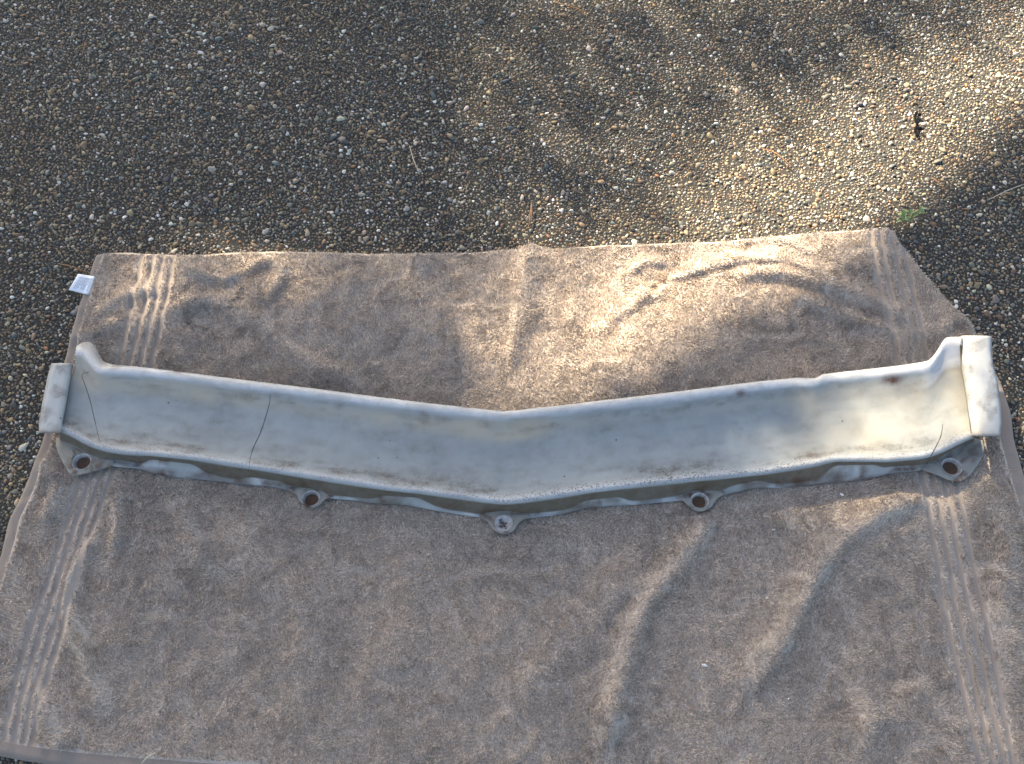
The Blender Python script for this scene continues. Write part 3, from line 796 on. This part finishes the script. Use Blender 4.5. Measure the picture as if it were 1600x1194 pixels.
# bolt tabs along the near edge
def bolt_tab(outl, hole, rx, ry, z, label, small=None):
    cx_, cy_ = hole
    pts = np.array(outl + outl[:1], float)
    C0 = P(cx_, cy_, z)
    ow = P(pts[:, 0], pts[:, 1], z)[:, :2]
    ow = spline(ow, 160)[:-1]
    A = np.arctan2(ow[:, 1] - C0[1], ow[:, 0] - C0[0]); R = np.hypot(ow[:, 1] - C0[1], ow[:, 0] - C0[0])
    n = 48
    th = np.linspace(-np.pi, np.pi, n, endpoint=False)
    o_ = np.argsort(A); A, R = A[o_], R[o_]
    R = np.interp(th, np.concatenate([A - 2 * np.pi, A, A + 2 * np.pi]), np.concatenate([R, R, R]))
    sc = 1.0 / FPX * np.linalg.norm(C0 - np.array([0, 0, H]))
    r0 = np.sqrt((np.cos(th) * rx * sc) ** 2 + (np.sin(th) * ry * sc * 1.08) ** 2)
    def ring(r, zz, jit=0):
        return np.stack([C0[0] + np.cos(th) * r, C0[1] + np.sin(th) * r, np.full(n, zz) + jit], -1)
    z = z + 0.003; C0 = P(cx_, cy_, z); tz = z + 0.0006
    rr = [ring(R, z - 0.0006), ring(R * .965, z + 0.0006)]
    for k in (0.7, 0.4, 0.15):
        r = np.maximum(r0 * 1.22 + (R * .965 - r0 * 1.22) * k, r0 * 1.2)
        rr.append(ring(r, tz))
    rr.append(ring(r0 * 1.16, tz + .0012))
    rr = np.array(rr)
    px, py = project(rr)
    n_ = fbm(px / 9, py / 9, 68, 4)
    at_ = {'rust': 0.75 * sstep(0.54, 0.70, n_), 'cream': 0.65 + 0 * px, 'white': 0.25 * n_, 'grime': 0.6 * sstep(0.40, 0.7, n_), 'film': 0.22 + 0.40 * n_}
    tab = link('bolt_tab', mesh_np('bolt_tab', local(rr.reshape(-1, 3), panel), grid_faces(len(rr), n, True), True, attrs=at_), M_PANEL, panel)
    m = tab.modifiers.new('thickness', 'SOLIDIFY'); m.thickness = 0.0028; m.offset = -1
    tab['label'] = label
    # dished hole rim
    if small is None:
        rim = [ring(r0 * 1.165, tz + .0013), ring(r0 * 1.09, tz + .0012), ring(r0 * 1.0, tz - .0004), ring(r0 * 0.85, tz - .0050), ring(r0 * 0.74, tz - .0115)]
    else:
        jit = 1 + 0.22 * np.sin(3 * th + 1) + 0.15 * np.sin(5 * th)
        rim = [ring(r0 * 1.17, tz + .0012), ring(r0 * 1.0, tz + .0012), ring(r0 * .8, tz - .0012), ring(r0 * 0.6, tz - .0022), ring(r0 * 0.36 * jit, tz - .0028), ring(r0 * 0.32 * jit, tz - .005)]
    rim = np.array(rim)
    o = link('hole_rim', mesh_np('hole_rim', local(rim.reshape(-1, 3), panel), grid_faces(len(rim), n, True), True), M_RIM, tab)
    if small is None:           # added rust-brown disc: the hole's shade and rust put into colour
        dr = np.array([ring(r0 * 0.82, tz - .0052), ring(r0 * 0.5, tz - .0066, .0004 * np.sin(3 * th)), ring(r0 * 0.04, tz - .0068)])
        link('hole_shade_disc', mesh_np('hole_shade_disc', local(dr.reshape(-1, 3), panel), grid_faces(3, n, True), True), M_RUST, tab)
    if small is not None:       # rust flakes clinging round the small hole
        vs_, fs_ = [], []
        rg = random.Random(2)
        for k in range(9):
            a = rg.uniform(1.6, 5.2); r = float(r0[0]) * rg.uniform(.36, .75); q_ = rg.uniform(.0010, .0022)
            c_ = np.array([C0[0] + math.cos(a) * r, C0[1] + math.sin(a) * r, tz - .0012])
            b0 = len(vs_)
            for j in range(6):
                vs_.append(c_ + np.array([math.cos(j * 1.047) * q_ * rg.uniform(.6, 1.2), math.sin(j * 1.047) * q_ * rg.uniform(.6, 1.2), -.0008]))
            vs_.append(c_ + np.array([0, 0, .0010]))
            fs_ += [(b0 + j, b0 + (j + 1) % 6, b0 + 6) for j in range(6)]
        link('rust_flakes', mesh_np('rust_flakes', np.array(vs_) - np.array(panel.location), np.array(fs_)), M_RUST, tab)
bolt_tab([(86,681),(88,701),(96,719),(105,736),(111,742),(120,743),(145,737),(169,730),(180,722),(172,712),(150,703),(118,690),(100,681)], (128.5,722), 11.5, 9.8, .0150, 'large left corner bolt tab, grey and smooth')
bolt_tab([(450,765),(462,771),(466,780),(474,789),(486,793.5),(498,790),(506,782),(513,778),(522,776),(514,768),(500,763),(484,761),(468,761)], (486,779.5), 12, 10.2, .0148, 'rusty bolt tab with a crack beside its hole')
bolt_tab([(748,808),(760,812.5),(766,822),(774,830),(788,834.5),(802,830),(810,819),(817,812.5),(830,808),(818,800),(802,796),(787,795),(773,796),(760,800)], (787,818), 12, 10.5, .0148, 'centre bolt tab with a small rusty hole', True)
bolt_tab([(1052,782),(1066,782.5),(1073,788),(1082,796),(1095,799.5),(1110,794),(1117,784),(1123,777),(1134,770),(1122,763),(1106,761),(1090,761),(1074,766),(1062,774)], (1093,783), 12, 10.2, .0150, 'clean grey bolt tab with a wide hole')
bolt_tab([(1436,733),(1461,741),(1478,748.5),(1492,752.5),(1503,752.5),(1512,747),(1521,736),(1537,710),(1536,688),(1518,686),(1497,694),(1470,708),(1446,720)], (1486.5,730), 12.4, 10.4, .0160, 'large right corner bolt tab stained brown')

# hairline cracks: thin dark splits following the moulding
tri_v = BR
from mathutils.bvhtree import BVHTree
bf = grid_faces(len(BR), NS)
BV = BVHTree.FromPolygons([tuple(p) for p in BR.reshape(-1, 3)], [tuple(f) for f in bf.tolist()])
def crack(pts, w0, label):
    p2 = spline(pts, 40)
    p2 = p2 + 0.5 * (np.array([[noise(np.array(i * .7), np.array(3.), 5), noise(np.array(i * .7), np.array(8.), 6)] for i in range(40)]) - .5)
    tops = []
    for x, y in p2:
        d = P(x, y, 0.0) - np.array([0, 0, H])
        hit = BV.ray_cast((0, 0, H), Vector(d).normalized())
        tops.append(np.array(hit[0]) if hit[0] is not None else P(x, y, .045))
    tops = np.array(tops)
    tg = np.gradient(tops, axis=0); tg /= np.linalg.norm(tg, axis=1)[:, None]
    side = np.cross(tg, np.array([0, 0, 1.0])); side /= np.linalg.norm(side, axis=1)[:, None]
    w = 0.8 * w0 * (0.35 + 0.65 * np.sin(np.linspace(0.15, 2.9, 40))) * (0.7 + 0.6 * noise(np.arange(40) * .5, np.zeros(40), 2))
    up = np.array([0, 0, 0.0005])
    R_ = np.stack([tops - side * w[:, None] + up * .2, tops + up, tops + side * w[:, None] + up * .2])
    o = link('crack', mesh_np('crack', local(R_.reshape(-1, 3), panel), grid_faces(3, 40), True), M_CRACK, panel)
    o['label'] = label
crack([(140,580),(128,586),(132,599),(141,627),(151,669),(156.5,692)], .00055, 'curved hairline crack near the left end')
crack([(422.5,616),(420,634),(408,673),(394,705),(388,738)], .0006, 'hairline crack across the left half')
crack([(1473,663),(1469,684),(1456,710),(1445,732)], .00075, 'short dark crack above the right corner tab')
crack([(1508,600),(1511,618),(1514,645),(1517,677)], .0008, 'dark crack along the right end flange')
# wedge split at the right end
sp = [(1500,538),(1506,543),(1507,552),(1505,562),(1503,575),(1501,560),(1500,548)]
sv_ = []
for x, y in sp:
    d = P(x, y, 0.0) - np.array([0, 0, H]); hit = BV.ray_cast((0, 0, H), Vector(d).normalized())
    z = (hit[0][2] if hit[0] is not None else .052)
    sv_.append(P(x, y, max(z, .0515) + .0012))
wv = np.array(sv_); wc = wv.mean(0)
link('crack', mesh_np('crack', local(np.vstack([wv, wc]), panel), np.array([((i + 1) % 7, i, 7) for i in range(7)]), False), M_CRACK, panel)['label'] = 'open wedge-shaped split at the top of the right end'

# ------------------------------------------------------------------ small things on the ground and the towel
def strand(name, pts, r, m, label, cat, z0=.006, parent=None, arch=.003):
    w = spline([tuple(P(x, y, z0)) for x, y in pts], 14)
    w[:, 2] += arch * np.sin(np.linspace(0, math.pi, 14))
    c = w.mean(0); c[2] = 0
    tg = np.gradient(w, axis=0); tg /= np.linalg.norm(tg, axis=1)[:, None]
    sd = np.cross(tg, [0, 0, 1.0]); sd /= np.linalg.norm(sd, axis=1)[:, None]; up = np.cross(sd, tg)
    taper = r * (0.45 + 0.55 * np.sin(np.linspace(0.4, 2.9, 14)))
    ring = [w + (sd * math.cos(a) + up * math.sin(a)) * taper[:, None] for a in np.linspace(0, 2 * math.pi, 6, endpoint=False)]
    V = np.array(ring).transpose(1, 0, 2)
    f = grid_faces(14, 6, True)
    base = c if parent is None else np.array(parent.location)
    o = link(name, mesh_np(name, V.reshape(-1, 3) - base, f, True), m, parent)
    if parent is None:
        o.location = c; tag(o, label, cat)
    return o
t_ = empty('pine_needle', tuple(P(828, 338, 0)), 'forked rust-brown pine needle lying just above the peak of the towel edge', 'pine needle')
strand('needle', [(830,316),(829,330),(826,357)], .0008, M_NEEDLE, '', '', parent=t_)
strand('needle', [(830,316),(831,332),(828,350)], .0007, M_NEEDLE, '', '', parent=t_)
strand('pine_needle', [(1190,232),(1212,242),(1236,260)], .0011, M_NEEDLE, 'brown pine needle on sunlit pebbles, above the towel, left of the black twig', 'pine needle')
strand('pine_needle', [(1455,277),(1468,290),(1479,300)], .0011, M_NEEDLE, 'short brown pine needle on sunlit pebbles close to the shadow edge', 'pine needle')
strand('pine_needle', [(1545,312),(1572,300),(1600,288)], .0008, M_STRAW, 'pale thin straw lying in the shade at the right edge of the ground', 'straw')
strand('pine_needle', [(90,412),(112,418),(134,425)], .0010, M_NEEDLE, 'thin brown pine needle touching the towel edge above the white care label', 'pine needle')
strand('pine_needle', [(866,4),(890,12),(918,20)], .0012, M_NEEDLE, 'brown pine needle lying on the pebbles at the far edge of view', 'pine needle')
strand('pine_needle', [(640,228),(646,250),(655,272)], .0009, M_STRAW, 'pale dry pine needle on shaded pebbles left of centre', 'pine needle')
strand('grass_blade', [(222,1192),(232,1184),(243,1176)], .0010, M_STRAW, 'dry pale grass blade on the towel near its bottom left corner', 'grass blade', z0=.016)
strand('loose_thread', [(880,1140),(925,1090),(975,1042),(990,1020)], .0006, M_HEM, 'long loose beige thread lying along the fold at the bottom of the towel', 'thread', z0=.026)

def crumb(px, py, r, z, label, m=M_CRUMB, name='grit_crumb', cat='grit', asp=.65):
    rg = random.Random(px)
    c = P(px, py, z)
    vs_ = []; n = 8
    for rr, zz in ((1, 0), (.9, .55), (.5, .95)):
        for j in range(n):
            a = j / n * 6.283; k = rg.uniform(.75, 1.15) * rr * r
            vs_.append((math.cos(a) * k, math.sin(a) * k * asp, zz * r * .8))
    vs_.append((0, 0, r * .85)); vs_.append((0, 0, 0))
    f4 = grid_faces(3, n, True); f3 = np.array([(16 + j, 16 + (j + 1) % n, 24) for j in range(n)] + [((j + 1) % n, j, 25) for j in range(n)])
    o = link(name, mesh_np(name, np.array(vs_), [f4, f3]), m); o.location = c
    o.rotation_euler = (0, 0, rg.uniform(0, 3))
    return tag(o, label, cat)
hz = lambda px, py: float(towel_height(*[np.array([k]) for k in P(px, py, .01)[:2]])[0]) + .0035
crumb(1300, 437, .0030, hz(1300, 437), 'tiny white stone on the towel by the right stripes, above the panel')
crumb(1315, 773, .0034, hz(1315, 773), 'white crumb on the towel just below the right half of the panel')
crumb(1101, 1040, .0042, hz(1101, 1040), 'white crumb on the towel right of the long lower fold', asp=.45)
crumb(1208, 828, .0022, hz(1208, 828), 'tiny pale crumb on the towel right of the clean grey bolt tab', asp=.4)
crumb(1232, 1092, .0022, hz(1232, 1092), 'tiny pale crumb on the towel near the bottom, left of the right stripes', asp=.4)

# black knobbly twig
tw = empty('black_twig', tuple(P(1432, 194, 0)), 'short black knobbly twig lying on the brightly sunlit pebbles', 'twig')
rg = random.Random(9)
prof = spline([(1433,174),(1430,184),(1433,194),(1430,203),(1435,213)], 26)
w = P(prof[:, 0], prof[:, 1], .006)
rads = .0018 * (0.75 + 0.55 * np.abs(np.sin(np.linspace(0.3, 10.5, 26)))); rads[0] *= .4; rads[-1] *= .3
ring = np.array([[p + np.array([math.cos(a) * r * (1 + .25 * rg.random()), 0.2 * math.sin(a) * r, math.sin(a) * r]) for a in np.linspace(0, 6.283, 9)[:-1]] for p, r in zip(w, rads)])
link('twig_stem', mesh_np('twig_stem', local(ring.reshape(-1, 3), tw), grid_faces(26, 8, True)), M_BLACK, tw)
for k, (x, y) in enumerate(((1437,179),(1438,200))):
    c = P(x, y, .0075); vs_ = []
    for rr, zz in ((1, -.6), (1.0, .1), (.55, .8)):
        for j in range(7):
            a = j / 7 * 6.283; vs_.append(c + np.array([math.cos(a) * .0026 * rr * rg.uniform(.8, 1.2), math.sin(a) * .0034 * rr, zz * .0026]))
    vs_.append(c + np.array([0, 0, .0026]))
    link('bud', mesh_np('bud', local(np.array(vs_), tw), [grid_faces(3, 7, True), np.array([(14 + j, 14 + (j + 1) % 7, 21) for j in range(7)])]), M_BLACK, tw)

# weed in the slab joint
wd = empty('weed_seedling', tuple(P(1415, 345, 0)), 'small green weed growing from the slab joint beside the top right corner of the towel', 'weed')
def leaf(cx, cy, ln, wd_, ang, z):
    c = P(cx, cy, z); n = 7; V = []
    d = np.array([math.cos(ang), math.sin(ang), 0]); sd = np.array([-d[1], d[0], 0])
    for i in range(n):
        tt_ = i / (n - 1); ww = wd_ * math.sin(math.pi * min(1, tt_ * .94 + .06)) ** .7 * (1 + .18 * ((i % 2) * 2 - 1))
        p = c + d * ln * (tt_ - .5) + np.array([0, 0, .005 * math.sin(tt_ * 3.1)])
        V += [p - sd * ww + np.array([0, 0, .0015]), p, p + sd * ww + np.array([0, 0, .0015])]
    link('leaf', mesh_np('leaf', local(np.array(V), wd), grid_faces(n, 3)), M_LEAF, wd)
for a in ((1407,339,.013,.0048,2.4,.014),(1412,333,.013,.0045,1.2,.018),(1423,333,.012,.0042,.7,.018),(1437,328,.015,.0030,1.1,.020),(1440,335,.013,.0026,-.2,.014),(1416,345,.012,.0042,-.6,.012),(1405,347,.010,.0036,3.4,.010),(1430,338,.010,.003,.2,.014)):
    leaf(*a)
for (x0, y0), (x1, y1) in (((1418,347),(1409,339)),((1420,347),(1423,334)),((1424,346),(1437,330))):
    strand('stem', [(x0,y0),((x0+x1)/2,(y0+y1)/2),(x1,y1)], .0007, M_LEAF, '', '', z0=.008, parent=wd, arch=.006)

# ------------------------------------------------------------------ an unseen tree added outside the view, its leaves placed to shape the sunlight
def light_map(px, py, lx, ly):
    """share of sun that comes through to the ground, by photo position"""
    L = np.zeros(px.shape) + 0.015
    # signed distance to the long shade edge across the towel and ground: negative above it
    e = py - (590 - 0.5 * (px - 850)) - np.interp(px, [1290, 1440, 1600, 1700], [80, 16, -32, -50])
    above = sstep(24, -24, e)
    # the light runs as a band along that edge, fading away from it and towards the left
    e0 = py - (590 - 0.5 * (px - 850))
    ontowel = sstep(375, 440, py)
    fade = (1 - ontowel) * (0.30 * sstep(520, 900, px) + 0.70 * sstep(850, 1240, px)) + ontowel * sstep(690, 1030, px)
    band = sstep(-330, -90, e0) * (1 - ontowel) + (0.20 + 0.80 * sstep(-270, -110, e0)) * ontowel
    streak = 1 - 0.55 * np.exp(-((e0 + 285) / 40.0) ** 2) * sstep(1150, 1300, px)
    L = np.maximum(L, 0.985 * above * band * fade * streak)
    L = np.maximum(L, 0.16 * above * sstep(520, 1000, px) * sstep(650, 560, py) * streak * (0.75 + 0.5 * fbm(px / 200, py / 140, 31, 2)))
    L = np.maximum(L, 0.85 * sstep(1490, 1600, px) * sstep(150, 60, py) * sstep(-60, 40, py - 0.4 * (1600 - px)))
    L = np.maximum(L, blobs(px, py, [(380,430,120,45,.40),(250,470,70,45,.28),(560,430,130,50,.20),(720,470,110,60,.16),(280,230,90,70,.07),(480,340,110,50,.08)]))
    return L
pb = []
for x, y, rx, ry, a in ((1455,640,105,70,.64),(1520,610,42,75,.7),(1335,690,110,52,.48),(1260,722,70,24,.45),(1400,735,90,18,.45),(1370,610,80,40,.4)):
    g = P(x, y, .045) - SUN * (.045 / SUN[2])
    gx_, gy_ = project(g); pb.append((float(gx_), float(gy_), rx, ry, a))
pb += [(1350,785,80,10,.15),(1530,750,45,40,.3),(150,1055,14,50,.35),(85,1135,12,35,.3),(185,830,12,40,.15),(310,850,14,40,.12)]

tree = empty('unseen_shade_tree', (-4.6, 6.4, 0), 'added unseen leafy tree, its leaves placed to shape the dappled shade', 'tree')
def crown():
    rg = np.random.default_rng(17)
    n = 260000
    g = np.stack([rg.uniform(-2.6, 2.6, n), rg.uniform(-1.6, 3.0, n), np.zeros(n)], -1)
    depth_ = g[:, 1] * SA + H * CA
    px, py = project(g)
    ok = depth_ > 0.3
    px = np.where(ok, px, -3000); py = np.where(ok, py, 3000)
    L = light_map(px, py, g[:, 0], g[:, 1])
    L = np.maximum(L, blobs(px, py, pb))
    out = (px < -60) | (px > 1660) | (py < -60) | (py > 1250)
    L = np.where(out, np.maximum(np.minimum(L, .5), 0.02), L)
    tau = -np.log(np.clip(L, 0.012, 0.995))
    tau = np.where(L < 0.06, 7.5, tau)
    small = (L > 0.06)
    keep = rg.random(n) < tau / 8.0 * np.where(small, 1.45, 0.4)
    g = g[keep]; L = L[keep]; small = small[keep]; n = len(g)
    tt_ = rg.uniform(5.2, 8.2, n)
    c = g + SUN * tt_[:, None]
    size = rg.uniform(0.018, 0.034, n) * np.where(small, 0.53, 1.0)
    nrm = rg.normal(size=(n, 3)) * 0.7 + SUN * 0.8 + np.array([0, 0, .3]); nrm /= np.linalg.norm(nrm, axis=1)[:, None]
    a = np.cross(nrm, rg.normal(size=(n, 3))); a /= np.linalg.norm(a, axis=1)[:, None]; b_ = np.cross(nrm, a)
    l = size[:, None]
    V = np.stack([c - a * l * 1.25, c + b_ * l * .75, c + a * l * 1.35, c - b_ * l * .75], 1) 
    F = np.arange(4 * n).reshape(-1, 4)
    o = link('crown', mesh_np('crown', local(V.reshape(-1, 3), tree), F, False), M_TREELEAF, tree)
    print('LEAVES', n, 'mean L', L.mean())
    return c
LC = crown()
def limb(a, b_, ra, rb, nseg=8, wob=.12):
    a = np.array(a, float); b_ = np.array(b_, float); V = []
    rg = np.random.default_rng(int(abs(a.sum() + b_.sum()) * 1000))
    for i in range(nseg + 1):
        t1 = i / nseg; p = a * (1 - t1) + b_ * t1 + (rg.normal(size=3) * wob * math.sin(math.pi * t1) * .3)
        r = ra * (1 - t1) + rb * t1
        d = (b_ - a) / np.linalg.norm(b_ - a); s1 = np.cross(d, [.3, .2, .93]); s1 /= np.linalg.norm(s1); s2 = np.cross(d, s1)
        V += [p + r * (s1 * math.cos(k) + s2 * math.sin(k)) for k in np.linspace(0, 6.283, 9)[:-1]]
    return np.array(V), grid_faces(nseg + 1, 8, True)
tv, tf, k0 = [], [], 0
specs = [((-4.6, 6.4, -.1), (-4.4, 6.2, 2.6), .17, .12)]
for e_ in ((-4.3, 3.9, 2.9), (-3.7, 4.2, 3.1), (-4.9, 4.6, 3.4), (-5.3, 5.4, 3.9)):
    specs.append(((-4.42, 6.2, 2.5), e_, .07, .012))
for sp_ in specs:
    V_, F_ = limb(*sp_); tv.append(V_); tf.append(F_ + k0); k0 += len(V_)
link('trunk', mesh_np('trunk', local(np.vstack(tv), tree), np.vstack(tf)), M_BARK, tree)
